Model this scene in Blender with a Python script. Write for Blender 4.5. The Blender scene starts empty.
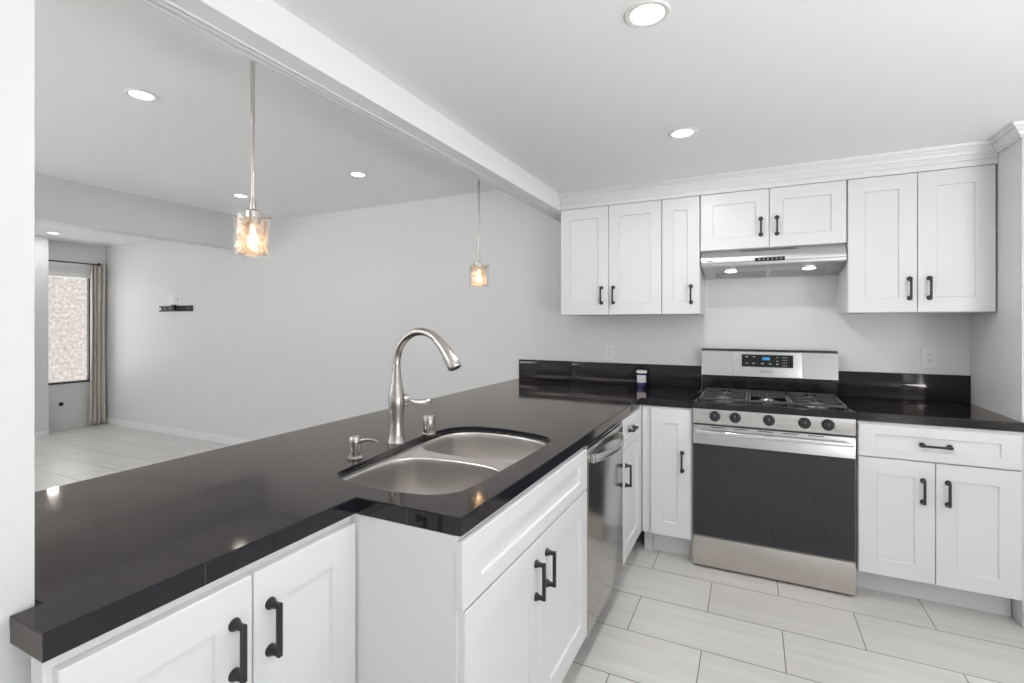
import bpy, bmesh, math, random
from mathutils import Vector, Matrix

R = math.radians
PI = math.pi
scene = bpy.context.scene
COL = scene.collection

# ------------------------------------------------------------------ camera
cam_data = bpy.data.cameras.new('camera')
cam_data.sensor_width = 36.0
cam_data.lens = 491.13 / 1024 * 36
cam_data.shift_y = -(341.5 - 323.4) / 1024
cam_data.clip_start = 0.02
cam = bpy.data.objects.new('camera', cam_data)
COL.objects.link(cam)
cam.location = (0.2972, -3.5345, 1.3518)
cam.rotation_euler = (R(90), 0, R(26.024))
scene.camera = cam

# ------------------------------------------------------------------ world, daylight, exposure
world = bpy.data.worlds.new('sky')
scene.world = world
world.use_nodes = True
bg = world.node_tree.nodes['Background']
bg.inputs['Color'].default_value = (0.90, 0.95, 1.0, 1)
bg.inputs['Strength'].default_value = 0.55

scene.view_settings.view_transform = 'Standard'
scene.view_settings.look = 'None'
scene.view_settings.gamma = 1.0
scene.view_settings.use_curve_mapping = False
scene.view_settings.exposure = 0.06


def area(name, loc, rot, sx, sy, power, color=(1, 1, 1)):
    l = bpy.data.lights.new(name, 'AREA')
    l.shape = 'RECTANGLE'
    l.size, l.size_y = sx, sy
    l.energy = power
    l.color = color
    o = bpy.data.objects.new(name, l)
    COL.objects.link(o)
    o.location = loc
    o.rotation_euler = rot
    return o


# added fill lamps, turned up to lift the ceilings; only daylight_side serves a visible window
area('fill_kitchen', (2.62, -3.80, 0.75), (R(90 + 84), 0, R(90)), 2.2, 0.9, 122, (0.98, 0.99, 1.0))  # upturned fill at the inferred side opening, standing in for ground bounce
area('fill_living', (-5.70, -5.57, 1.60), (R(90 + 75), 0, 0), 2.9, 1.45, 102, (0.985, 0.993, 1.0))  # added fill at an unseen opening, kept clear of the backsplash reflections
area('fill_living_high', (-2.80, -5.57, 1.96), (R(90 + 82), 0, 0), 2.4, 0.7, 105, (0.985, 0.993, 1.0))  # added high fill for living ceiling and soffit; its window strip is made up
area('daylight_side', (-7.66, -0.38, 1.28), (R(90), 0, R(-90)), 0.5, 1.3, 4.5, (1.0, 0.99, 0.98))

# sun on the neighbouring wall outside the far window
sun = bpy.data.lights.new('sun', 'SUN')
sun.energy = 6.0
sun.angle = R(2)
sun_o = bpy.data.objects.new('sun', sun)
COL.objects.link(sun_o)
sun_o.rotation_euler = Vector((-0.38, -0.55, -0.75)).to_track_quat('-Z', 'Y').to_euler()

# ------------------------------------------------------------------ materials
MATS = {}


def mat(name, color, rough=0.5, metal=0.0, bump=0.0, bscale=200.0, stretch=(1, 1, 1), var=0.0, vscale=3.0,
        rvar=0.0, coat=0.0, spec=0.5, emit=None, estr=0.0, aniso=0.0, arot=0.0):
    m = bpy.data.materials.new(name)
    m.use_nodes = True
    nt = m.node_tree
    b = nt.nodes['Principled BSDF']
    b.inputs['Base Color'].default_value = (*color, 1)
    b.inputs['Roughness'].default_value = rough
    b.inputs['Metallic'].default_value = metal
    b.inputs['Specular IOR Level'].default_value = spec
    b.inputs['Coat Weight'].default_value = coat
    b.inputs['Anisotropic'].default_value = aniso
    b.inputs['Anisotropic Rotation'].default_value = arot
    if emit:
        b.inputs['Emission Color'].default_value = (*emit, 1)
        b.inputs['Emission Strength'].default_value = estr
    tc = nt.nodes.new('ShaderNodeTexCoord')
    mp = nt.nodes.new('ShaderNodeMapping')
    mp.inputs['Scale'].default_value = stretch
    nt.links.new(tc.outputs['Object'], mp.inputs['Vector'])
    if bump or rvar:
        n = nt.nodes.new('ShaderNodeTexNoise')
        n.inputs['Scale'].default_value = bscale
        n.inputs['Detail'].default_value = 3
        nt.links.new(mp.outputs['Vector'], n.inputs['Vector'])
        if bump:
            bp = nt.nodes.new('ShaderNodeBump')
            bp.inputs['Strength'].default_value = bump
            bp.inputs['Distance'].default_value = 0.002
            nt.links.new(n.outputs['Fac'], bp.inputs['Height'])
            nt.links.new(bp.outputs['Normal'], b.inputs['Normal'])
        if rvar:
            mr = nt.nodes.new('ShaderNodeMapRange')
            mr.inputs['To Min'].default_value = max(0.02, rough - rvar)
            mr.inputs['To Max'].default_value = rough + rvar
            nt.links.new(n.outputs['Fac'], mr.inputs['Value'])
            nt.links.new(mr.outputs['Result'], b.inputs['Roughness'])
    if var:
        n2 = nt.nodes.new('ShaderNodeTexNoise')
        n2.inputs['Scale'].default_value = vscale
        n2.inputs['Detail'].default_value = 4
        nt.links.new(mp.outputs['Vector'], n2.inputs['Vector'])
        cr = nt.nodes.new('ShaderNodeValToRGB')
        cr.color_ramp.elements[0].position = 0.3
        cr.color_ramp.elements[1].position = 0.7
        cr.color_ramp.elements[0].color = (*[c * (1 - var) for c in color], 1)
        cr.color_ramp.elements[1].color = (*[min(1, c * (1 + var)) for c in color], 1)
        nt.links.new(n2.outputs['Fac'], cr.inputs['Fac'])
        nt.links.new(cr.outputs['Color'], b.inputs['Base Color'])
    MATS[name] = m
    return m


wall_paint = mat('wall_paint', (0.75, 0.75, 0.75), 0.45, bump=0.10, bscale=120)
ceil_paint = mat('ceiling_paint', (0.92, 0.92, 0.922), 0.7, bump=0.08, bscale=150)
trim_paint = mat('trim_paint', (0.82, 0.82, 0.825), 0.35)
rough_wood = mat('painted_rough_wood', (0.92, 0.92, 0.92), 0.5, bump=0.9, bscale=60, stretch=(6, 0.35, 6))
cab_white = mat('cabinet_white_lacquer', (0.77, 0.77, 0.775), 0.32, bump=0.02, bscale=60)
black_iron = mat('black_iron', (0.018, 0.018, 0.02), 0.42, bump=0.06, bscale=300)
nickel = mat('brushed_nickel', (0.56, 0.53, 0.50), 0.24, 1.0, rvar=0.05, bscale=80, stretch=(1, 1, 0.05))
steel = mat('brushed_steel', (0.62, 0.61, 0.60), 0.26, 1.0, rvar=0.02, bscale=120, stretch=(0.03, 1, 1), aniso=0.75)
steel_warm = mat('bare_steel', (0.60, 0.565, 0.53), 0.32, 1.0, var=0.05, vscale=5, aniso=0.6)
sink_steel = mat('sink_steel', (0.76, 0.735, 0.71), 0.32, 1.0, rvar=0.02, bscale=150, stretch=(1, 0.04, 1), aniso=0.75)
dw_steel = mat('dark_steel', (0.50, 0.485, 0.465), 0.17, 1.0, rvar=0.04, bscale=150, stretch=(1, 1, 0.03))
chrome = mat('chrome', (0.75, 0.75, 0.75), 0.10, 1.0)
black_enamel = mat('black_enamel', (0.012, 0.012, 0.013), 0.12, spec=0.5)
black_glass = mat('black_oven_glass', (0.008, 0.008, 0.013), 0.03, spec=0.75)
cast_iron = mat('cast_iron', (0.07, 0.07, 0.075), 0.33, metal=0.2, bump=0.2, bscale=400)
knob_black = mat('knob_black', (0.02, 0.02, 0.022), 0.3)
white_plastic = mat('white_plastic', (0.80, 0.80, 0.78), 0.35)
dark_slot = mat('dark_slot', (0.02, 0.02, 0.02), 0.6)
lamp_lens = mat('lamp_lens', (0.9, 0.9, 0.9), 0.5, emit=(1.0, 0.98, 0.95), estr=6.0)
hood_lens = mat('hood_lens', (0.9, 0.9, 0.9), 0.5, emit=(1.0, 0.98, 0.95), estr=4.0)
bulb_mat = mat('warm_bulb', (0.9, 0.8, 0.6), 0.5, emit=(1.0, 0.76, 0.50), estr=4.2)
blue_led = mat('blue_led', (0.02, 0.05, 0.08), 0.4, emit=(0.12, 0.5, 0.9), estr=1.3)
print_grey = mat('print_grey', (0.45, 0.45, 0.46), 0.5)
faint_print = mat('faint_print', (0.36, 0.36, 0.36), 0.4, 0.6)
curtain_mat = mat('curtain_linen', (0.62, 0.575, 0.52), 0.9, bump=0.2, bscale=400)
stucco = mat('stucco', (0.62, 0.56, 0.52), 0.95, bump=1.0, bscale=35, var=0.28, vscale=22)
jar_blue = mat('navy_jar', (0.012, 0.010, 0.10), 0.12, coat=0.5)
jar_lid = mat('jar_lid', (0.85, 0.80, 0.78), 0.4)
jar_label = mat('jar_label', (0.74, 0.71, 0.76), 0.6, var=0.0)
jar_print = mat('jar_print', (0.35, 0.32, 0.25), 0.6)
black_metal = mat('black_metal', (0.02, 0.02, 0.02), 0.45)
dark_seal = mat('dark_seal', (0.03, 0.03, 0.035), 0.5)


def granite_mat():
    """polished black stone with a faintly warm sheen"""
    m = bpy.data.materials.new('black_granite')
    m.use_nodes = True
    nt = m.node_tree
    nt.nodes.remove(nt.nodes['Principled BSDF'])
    out = nt.nodes['Material Output']
    tc = nt.nodes.new('ShaderNodeTexCoord')
    n = nt.nodes.new('ShaderNodeTexNoise')
    n.inputs['Scale'].default_value = 6
    n.inputs['Detail'].default_value = 5
    nt.links.new(tc.outputs['Object'], n.inputs['Vector'])
    df = nt.nodes.new('ShaderNodeBsdfDiffuse')
    df.inputs['Color'].default_value = (0.012, 0.012, 0.017, 1)
    gl = nt.nodes.new('ShaderNodeBsdfGlossy')
    gl.inputs['Color'].default_value = (1.0, 0.925, 0.86, 1)
    mr = nt.nodes.new('ShaderNodeMapRange')
    mr.inputs['From Min'].default_value = 0.3
    mr.inputs['From Max'].default_value = 0.7
    mr.inputs['To Min'].default_value = 0.045
    mr.inputs['To Max'].default_value = 0.085
    nt.links.new(n.outputs['Fac'], mr.inputs['Value'])
    nt.links.new(mr.outputs['Result'], gl.inputs['Roughness'])
    fr = nt.nodes.new('ShaderNodeFresnel')
    fr.inputs['IOR'].default_value = 1.47
    mx = nt.nodes.new('ShaderNodeMixShader')
    nt.links.new(fr.outputs[0], mx.inputs['Fac'])
    nt.links.new(df.outputs[0], mx.inputs[1])
    nt.links.new(gl.outputs[0], mx.inputs[2])
    nt.links.new(mx.outputs[0], out.inputs['Surface'])
    return m


granite = granite_mat()
granite_seam = mat('granite_seam', (0.05, 0.047, 0.044), 0.4)


def tile_mat():
    m = bpy.data.materials.new('floor_tile')
    m.use_nodes = True
    nt = m.node_tree
    b = nt.nodes['Principled BSDF']
    b.inputs['Roughness'].default_value = 0.34
    tc = nt.nodes.new('ShaderNodeTexCoord')
    mp = nt.nodes.new('ShaderNodeMapping')
    mp.inputs['Location'].default_value = (-0.1105, 0.768, 0)
    nt.links.new(tc.outputs['Object'], mp.inputs['Vector'])
    br = nt.nodes.new('ShaderNodeTexBrick')
    br.offset = 0.5
    br.offset_frequency = 2
    br.inputs['Scale'].default_value = 1.0
    br.inputs['Brick Width'].default_value = 0.6135
    br.inputs['Row Height'].default_value = 0.299
    br.inputs['Mortar Size'].default_value = 0.0022
    br.inputs['Mortar Smooth'].default_value = 0.1
    br.inputs['Bias'].default_value = 0.0
    br.inputs['Color1'].default_value = (0.69, 0.675, 0.65, 1)
    br.inputs['Color2'].default_value = (0.75, 0.735, 0.71, 1)
    br.inputs['Mortar'].default_value = (0.20, 0.19, 0.18, 1)
    nt.links.new(mp.outputs['Vector'], br.inputs['Vector'])
    mp2 = nt.nodes.new('ShaderNodeMapping')
    mp2.inputs['Scale'].default_value = (0.5, 9, 1)
    nt.links.new(tc.outputs['Object'], mp2.inputs['Vector'])
    n = nt.nodes.new('ShaderNodeTexNoise')
    n.inputs['Scale'].default_value = 3.0
    n.inputs['Detail'].default_value = 6
    nt.links.new(mp2.outputs['Vector'], n.inputs['Vector'])
    cr = nt.nodes.new('ShaderNodeValToRGB')
    cr.color_ramp.elements[0].position = 0.3
    cr.color_ramp.elements[0].color = (0.90, 0.895, 0.885, 1)
    cr.color_ramp.elements[1].position = 0.7
    cr.color_ramp.elements[1].color = (1.03, 1.03, 1.03, 1)
    nt.links.new(n.outputs['Fac'], cr.inputs['Fac'])
    mx = nt.nodes.new('ShaderNodeMix')
    mx.data_type = 'RGBA'
    mx.blend_type = 'MULTIPLY'
    mx.inputs['Factor'].default_value = 1.0
    nt.links.new(br.outputs['Color'], mx.inputs['A'])
    nt.links.new(cr.outputs['Color'], mx.inputs['B'])
    nt.links.new(mx.outputs['Result'], b.inputs['Base Color'])
    bp = nt.nodes.new('ShaderNodeBump')
    bp.inputs['Strength'].default_value = 0.4
    bp.inputs['Distance'].default_value = 0.002
    bp.invert = True
    nt.links.new(br.outputs['Fac'], bp.inputs['Height'])
    nt.links.new(bp.outputs['Normal'], b.inputs['Normal'])
    return m


floor_tile = tile_mat()


def glass_mat(name, tint, gloss_fac, rough, noise=0.0, translucent=0.0):
    """thin clear sheet: mostly see-through, some mirror; optional milky part"""
    m = bpy.data.materials.new(name)
    m.use_nodes = True
    nt = m.node_tree
    nt.nodes.remove(nt.nodes['Principled BSDF'])
    out = nt.nodes['Material Output']
    tr = nt.nodes.new('ShaderNodeBsdfTransparent')
    tr.inputs['Color'].default_value = (*tint, 1)
    gl = nt.nodes.new('ShaderNodeBsdfGlossy')
    gl.inputs['Roughness'].default_value = rough
    gl.inputs['Color'].default_value = (0.95, 0.93, 0.9, 1)
    lw = nt.nodes.new('ShaderNodeLayerWeight')
    lw.inputs['Blend'].default_value = 0.5
    mx = nt.nodes.new('ShaderNodeMixShader')
    pw = nt.nodes.new('ShaderNodeMath')
    pw.operation = 'POWER'
    pw.inputs[1].default_value = 3.0
    nt.links.new(lw.outputs['Facing'], pw.inputs[0])
    ml = nt.nodes.new('ShaderNodeMath')
    ml.operation = 'MULTIPLY_ADD'
    ml.inputs[1].default_value = 0.75
    ml.inputs[2].default_value = gloss_fac * 0.25
    nt.links.new(pw.outputs[0], ml.inputs[0])
    nt.links.new(ml.outputs[0], mx.inputs['Fac'])
    nt.links.new(tr.outputs[0], mx.inputs[1])
    nt.links.new(gl.outputs[0], mx.inputs[2])
    last = mx
    if translucent:
        tl = nt.nodes.new('ShaderNodeBsdfTranslucent')
        tl.inputs['Color'].default_value = (0.92, 0.83, 0.75, 1)
        m2 = nt.nodes.new('ShaderNodeMixShader')
        tc = nt.nodes.new('ShaderNodeTexCoord')
        n = nt.nodes.new('ShaderNodeTexNoise')
        n.inputs['Scale'].default_value = 45
        n.inputs['Detail'].default_value = 3
        nt.links.new(tc.outputs['Object'], n.inputs['Vector'])
        mr = nt.nodes.new('ShaderNodeMapRange')
        mr.inputs['From Min'].default_value = 0.35
        mr.inputs['From Max'].default_value = 0.65
        mr.inputs['To Min'].default_value = max(0, translucent - noise)
        mr.inputs['To Max'].default_value = min(1, translucent + noise)
        nt.links.new(n.outputs['Fac'], mr.inputs['Value'])
        nt.links.new(mr.outputs['Result'], m2.inputs['Fac'])
        nt.links.new(mx.outputs[0], m2.inputs[1])
        nt.links.new(tl.outputs[0], m2.inputs[2])
        last = m2
    nt.links.new(last.outputs[0], out.inputs['Surface'])
    return m


clear_glass = glass_mat('clear_glass', (0.96, 0.96, 0.96), 0.25, 0.02)
mica_glass = glass_mat('amber_crackle_glass', (0.95, 0.88, 0.82), 0.35, 0.12, 0.2, 0.26)
pane_glass = glass_mat('window_pane_glass', (0.97, 0.98, 0.98), 0.15, 0.01)


# ------------------------------------------------------------------ mesh building
def offset_loop(pts, d):
    """move a closed plan loop inwards by d (outwards if d < 0), mitred"""
    n = len(pts)
    sgn = 1 if sum(pts[i - 1][0] * pts[i][1] - pts[i][0] * pts[i - 1][1] for i in range(n)) > 0 else -1
    out = []
    for i in range(n):
        a, p, b_ = Vector(pts[i - 1][:2]), Vector(pts[i][:2]), Vector(pts[(i + 1) % n][:2])
        t1, t2 = (p - a).normalized(), (b_ - p).normalized()
        n1, n2 = Vector((-t1.y, t1.x)) * sgn, Vector((-t2.y, t2.x)) * sgn
        m = (n1 + n2).normalized()
        out.append(tuple(p + m * (d / max(0.3, m.dot(n1)))))
    return out


class MB:
    def __init__(self):
        self.bm = bmesh.new()

    def box(self, x0, x1, y0, y1, z0, z1, bev=0.0, seg=2):
        bm = self.bm
        if bev:
            t = bmesh.new()
        else:
            t = bm
        vs = [t.verts.new(p) for p in ((x0, y0, z0), (x1, y0, z0), (x1, y1, z0), (x0, y1, z0),
                                       (x0, y0, z1), (x1, y0, z1), (x1, y1, z1), (x0, y1, z1))]
        for f in ((3, 2, 1, 0), (4, 5, 6, 7), (0, 1, 5, 4), (1, 2, 6, 5), (2, 3, 7, 6), (3, 0, 4, 7)):
            t.faces.new([vs[i] for i in f])
        if bev:
            bmesh.ops.bevel(t, geom=list(t.edges), offset=bev, segments=seg, affect='EDGES', profile=0.6)
            self.merge(t)
        return self

    def merge(self, t, M=None):
        if M is not None:
            t.transform(M)
        me = bpy.data.meshes.new('tmp')
        t.to_mesh(me)
        t.free()
        self.bm.from_mesh(me)
        bpy.data.meshes.remove(me)

    def lathe(self, prof, c=(0, 0, 0), axis='z', seg=32, cap=True):
        """prof: list of (r, h) along the axis"""
        t = bmesh.new()
        rings = []
        for r, h in prof:
            ring = [t.verts.new((r * math.cos(2 * PI * k / seg), r * math.sin(2 * PI * k / seg), h)) for k in range(seg)]
            rings.append(ring)
        for a, b in zip(rings, rings[1:]):
            for k in range(seg):
                t.faces.new((a[k], a[(k + 1) % seg], b[(k + 1) % seg], b[k]))
        if cap:
            if prof[0][0] > 1e-5:
                t.faces.new(rings[0][::-1])
            if prof[-1][0] > 1e-5:
                t.faces.new(rings[-1])
        bmesh.ops.remove_doubles(t, verts=t.verts, dist=1e-6)
        bmesh.ops.recalc_face_normals(t, faces=t.faces)
        M = Matrix.Translation(c)
        if axis == 'x':
            M = M @ Matrix.Rotation(R(90), 4, 'Y')
        elif axis == '-y':
            M = M @ Matrix.Rotation(R(90), 4, 'X')
        elif isinstance(axis, Matrix):
            M = M @ axis
        self.merge(t, M)
        return self

    def tube(self, pts, rad, seg=16, cap=True):
        """round tube through pts; rad a number or a list"""
        t = bmesh.new()
        pts = [Vector(p) for p in pts]
        n = len(pts)
        rads = rad if isinstance(rad, (list, tuple)) else [rad] * n
        tang = []
        for i in range(n):
            d = pts[min(i + 1, n - 1)] - pts[max(i - 1, 0)]
            tang.append(d.normalized())
        up = Vector((0, 0, 1)) if abs(tang[0].z) < 0.9 else Vector((0, 1, 0))
        u = tang[0].cross(up).normalized()
        rings = []
        for i in range(n):
            u = (u - tang[i] * u.dot(tang[i])).normalized()
            v = tang[i].cross(u)
            rings.append([t.verts.new(pts[i] + (u * math.cos(2 * PI * k / seg) + v * math.sin(2 * PI * k / seg)) * rads[i])
                          for k in range(seg)])
        for a, b in zip(rings, rings[1:]):
            for k in range(seg):
                t.faces.new((a[k], a[(k + 1) % seg], b[(k + 1) % seg], b[k]))
        if cap:
            t.faces.new(rings[0][::-1])
            t.faces.new(rings[-1])
        bmesh.ops.recalc_face_normals(t, faces=t.faces)
        self.merge(t)
        return self

    def extrude(self, prof, a0, a1, axis='x'):
        """prof: closed polygon in the plane across the axis; x -> (y,z), y -> (x,z), z -> (x,y)"""
        def P(p, a):
            return {'x': (a, p[0], p[1]), 'y': (p[0], a, p[1]), 'z': (p[0], p[1], a)}[axis]
        t = bmesh.new()
        A = [t.verts.new(P(p, a0)) for p in prof]
        B = [t.verts.new(P(p, a1)) for p in prof]
        n = len(prof)
        for k in range(n):
            t.faces.new((A[k], A[(k + 1) % n], B[(k + 1) % n], B[k]))
        t.faces.new(A)
        t.faces.new(B)
        bmesh.ops.recalc_face_normals(t, faces=t.faces)
        self.merge(t)
        return self

    def slab(self, outline, holes, z0, z1, r=0.0):
        """flat slab of an outline with holes, top edges eased by r"""
        t = bmesh.new()
        edges = []
        loops = []
        for i, loop in enumerate([outline] + holes):
            top = offset_loop(loop, r if i == 0 else -r) if r else loop
            vs = [t.verts.new((p[0], p[1], z1)) for p in top]
            loops.append((vs, loop))
            for k in range(len(vs)):
                edges.append(t.edges.new((vs[k], vs[(k + 1) % len(vs)])))
        bmesh.ops.triangle_fill(t, use_beauty=True, use_dissolve=False, edges=edges)
        top = [f for f in t.faces]
        low = {}
        for vs, loop in loops:
            n = len(vs)
            prev = vs
            steps = [(0.0, z0)]
            if r:
                steps = [(0.3, z1 - 0.3 * r), (0.0, z1 - r), (0.0, z0)]
            for q, z in steps:
                ring = []
                for k in range(n):
                    x = loop[k][0] + (vs[k].co.x - loop[k][0]) * q
                    y = loop[k][1] + (vs[k].co.y - loop[k][1]) * q
                    ring.append(t.verts.new((x, y, z)))
                for k in range(n):
                    t.faces.new((prev[k], prev[(k + 1) % n], ring[(k + 1) % n], ring[k]))
                prev = ring
            for v, w_ in zip(vs, prev):
                low[v] = w_
        for f in top:
            t.faces.new([low[v] for v in reversed(f.verts)])
        bmesh.ops.recalc_face_normals(t, faces=t.faces)
        self.merge(t)
        return self

    def build(self, name, m, parent=None, loc=None, smooth=True, ang=35):
        me = bpy.data.meshes.new(name)
        self.bm.to_mesh(me)
        self.bm.free()
        me.materials.append(m)
        if smooth:
            for p in me.polygons:
                p.use_smooth = True
            me.set_sharp_from_angle(angle=R(ang))
        o = bpy.data.objects.new(name, me)
        COL.objects.link(o)
        if parent:
            o.parent = parent
        if loc:
            o.location = loc
        return o


def tag(o, label=None, cat=None, group=None, kind=None):
    if label:
        o['label'] = label
    if cat:
        o['category'] = cat
    if group:
        o['group'] = group
    if kind:
        o['kind'] = kind
    return o


def thing(name, label, cat, loc=(0, 0, 0), rz=0.0, group=None):
    o = bpy.data.objects.new(name, None)
    o.empty_display_size = 0.05
    COL.objects.link(o)
    o.location = loc
    o.rotation_euler = (0, 0, R(rz))
    return tag(o, label, cat, group)


def struct(name, mb, m, parent=None, label=None):
    o = mb.build(name, m, parent)
    if parent is None:
        o['kind'] = 'structure'
    if label:
        o['label'] = label
    return o


def copy_tree(o, parent=None):
    c = o.copy()
    COL.objects.link(c)
    if parent:
        c.parent = parent
    for ch in list(o.children):
        copy_tree(ch, c)
    return c


# ------------------------------------------------------------------ the setting
KC = 2.240      # kitchen ceiling
LC = 2.443      # living room ceiling
FC = 2.392      # ceiling past the soffit
X0, X1, YB = -7.55, 2.70, -5.60

struct('floor', MB().box(X0 - 0.12, X1 + 0.12, YB - 0.12, 0.15, -0.12, 0.0), floor_tile)
struct('ceiling_kitchen', MB().box(-0.8880, X1 + 0.05, YB - 0.05, 0.05, KC, LC + 0.12), ceil_paint)
struct('ceiling_living', MB().box(-4.395, -0.9560, YB, 0.05, LC, LC + 0.12), ceil_paint)
struct('ceiling_far', MB().box(X0 - 0.05, -4.540, YB, 0.05, FC, LC + 0.12), ceil_paint)
struct('trim_soffit', MB().box(-4.543, -4.392, YB, 0.018, 2.112, LC + 0.12, 0.004), wall_paint)
struct('wall_back', MB().box(-0.9216, 1.375, 0.0, 0.14, 0, LC), wall_paint)
struct('wall_living', MB().box(X0 - 0.12, -0.9236, 0.02, 0.14, 0, LC + 0.1), wall_paint)
struct('wall_right', MB().box(1.3755, X1 + 0.12, -0.580, 0.14, 0, LC, 0.003), wall_paint)
struct('wall_side', MB().box(X1, X1 + 0.12, YB, -4.91, 0, LC).box(X1, X1 + 0.12, -2.69, -0.58, 0, LC)
       .box(X1, X1 + 0.12, -4.91, -2.69, 0, 0.29).box(X1, X1 + 0.12, -4.91, -2.69, 2.21, LC), wall_paint)
struct('wall_pillar', MB().box(-1.05, -0.704, YB, -3.1738, 0, LC, 0.002), wall_paint)
struct('wall_half', MB().box(-1.05, -0.905, -3.168, -0.003, 0, 0.8695), wall_paint)
# unseen rear wall behind the camera, its openings made up to admit light
struct('wall_rear', MB().box(X0, X1, YB - 0.12, YB, 2.36, LC + 0.1).box(X0, X1, YB - 0.12, YB, 0, 0.86)
       .box(X0, -7.16, YB - 0.12, YB, 0.86, 2.36).box(-4.24, -4.02, YB - 0.12, YB, 0.86, 2.36).box(-4.02, -1.58, YB - 0.12, YB, 0.86, 1.60).box(-1.58, -0.35, YB - 0.12, YB, 0.86, 2.36)
       .box(2.35, X1, YB - 0.12, YB, 0.86, 2.36), wall_paint)
# far window wall
wy0, wy1, wz0, wz1 = -0.66, -0.115, 0.59, 2.000
struct('wall_left', MB().box(X0 - 0.12, X0, YB, wy0, 0, LC).box(X0 - 0.12, X0, wy1, 0.018, 0, LC)
       .box(X0 - 0.12, X0, wy0, wy1, 0, wz0).box(X0 - 0.12, X0, wy0, wy1, wz1, LC), wall_paint)
struct('wall_stub', MB().box(X0 + 0.002, -7.25, -1.6, -0.692, 0, FC - 0.002, 0.004), wall_paint)
struct('trim_plinth', MB().box(X0 + 0.002, -7.222, -1.62, -0.6945, 0.001, 0.085, 0.003), trim_paint)
w = struct('window_1', MB().box(X0 - 0.10, X0 + 0.004, wy0, wy1, wz1 - 0.055, wz1, 0.003)
           .box(X0 - 0.10, X0 + 0.004, wy0, wy0 + 0.03, wz0 + 0.02, wz1 - 0.056, 0.003)
           .box(X0 - 0.10, X0 + 0.004, wy1 - 0.03, wy1, wz0 + 0.02, wz1 - 0.056, 0.003), trim_paint)
MB().box(X0 - 0.09, X0 + 0.010, wy0, wy1, wz0 - 0.004, wz0 + 0.019, 0.002).build('window_sill', dark_seal, w)
MB().box(X0 - 0.07, X0 - 0.02, wy1 - 0.044, wy1 - 0.0305, wz0 + 0.02, wz1 - 0.056).build('window_stile', dark_seal, w)
MB().box(X0 - 0.062, X0 - 0.058, wy0 + 0.031, wy1 - 0.045, wz0 + 0.02, wz1 - 0.056).build('pane', pane_glass, w)
struct('trim_outside_stucco', MB().box(-9.1, -9.0, -4.0, 3.0, -0.1, 4.5), stucco,
       label='rough pinkish stucco wall seen through the far window')

# baseboards
struct('baseboard_living', MB().extrude([(0.0195, 0.0), (0.006, 0.0), (0.006, 0.072), (0.010, 0.082), (0.0195, 0.085)],
                                        X0 + 0.002, -1.06, 'x'), trim_paint)
struct('baseboard_right', MB().box(1.3765, X1, -0.594, -0.5805, 0.0, 0.09, 0.003), trim_paint)

# the beam over the peninsula with its stepped moulding on the living side
struct('trim_beam', MB().box(-0.9555, -0.8875, -3.17, -0.001, 2.124, LC + 0.1), rough_wood)
prof = [(-0.956, 2.118), (-0.962, 2.118), (-0.966, 2.126), (-0.974, 2.126), (-0.978, 2.120), (-0.988, 2.120),
        (-0.992, 2.128), (-1.004, 2.130), (-1.010, 2.124), (-1.019, 2.124), (-1.019, 2.150), (-1.006, 2.160),
        (-0.985, 2.190), (-0.970, 2.200), (-0.956, 2.205)]
struct('trim_beam_moulding', MB().extrude(prof, -3.17, 0.018, 'y'), trim_paint)

# crown moulding above the wall cabinets, mitred into the right wall and round its end
def crown_profile(front, sign=-1):
    pts = [(0.0, 2.178), (0.006, 2.178), (0.007, 2.187), (0.013, 2.189), (0.014, 2.196), (0.019, 2.205), (0.027, 2.212), (0.029, 2.213), (0.030, 2.221),
           (0.037, 2.223), (0.043, 2.231), (0.044, 2.2395)]
    return pts


def crown_run(path, inset_back):
    """sweep the crown along a poly line in plan; path points are at the wall line, profile steps out to the right-hand side normal"""
    t = bmesh.new()
    prof = crown_profile(0) + [(-0.0, 2.2395)]
    n = len(path)
    rings = []
    for i, p in enumerate(path):
        p = Vector(p)
        dirs = []
        if i > 0:
            dirs.append((p - Vector(path[i - 1])).normalized())
        if i < n - 1:
            dirs.append((Vector(path[i + 1]) - p).normalized())
        norms = [Vector((d.y, -d.x)) for d in dirs]
        if len(norms) == 2:
            m = (norms[0] + norms[1]).normalized()
            k = 1.0 / m.dot(norms[0])
        else:
            m, k = norms[0], 1.0
        rings.append([t.verts.new((p.x + m.x * k * q[0], p.y + m.y * k * q[0], q[1])) for q in prof])
    L = len(prof)
    for a, b in zip(rings, rings[1:]):
        for j in range(L):
            t.faces.new((a[j], a[(j + 1) % L], b[(j + 1) % L], b[j]))
    t.faces.new(rings[0])
    t.faces.new(rings[-1])
    bmesh.ops.recalc_face_normals(t, faces=t.faces)
    mb = MB()
    mb.merge(t)
    return mb


struct('trim_crown', crown_run([(-0.886, -0.345), (1.3745, -0.345), (1.3745, -0.581), (2.698, -0.581)], 0), trim_paint)
struct('trim_fascia', MB().box(-0.886, 1.3745, -0.3445, -0.002, 2.1315, 2.2395).box(-0.886, 1.3745, -0.350, -0.3446, 2.1318, 2.160, 0.001, 1)
       .box(-0.886, 1.3745, -0.354, -0.3446, 2.1605, 2.1775, 0.002), trim_paint)


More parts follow.
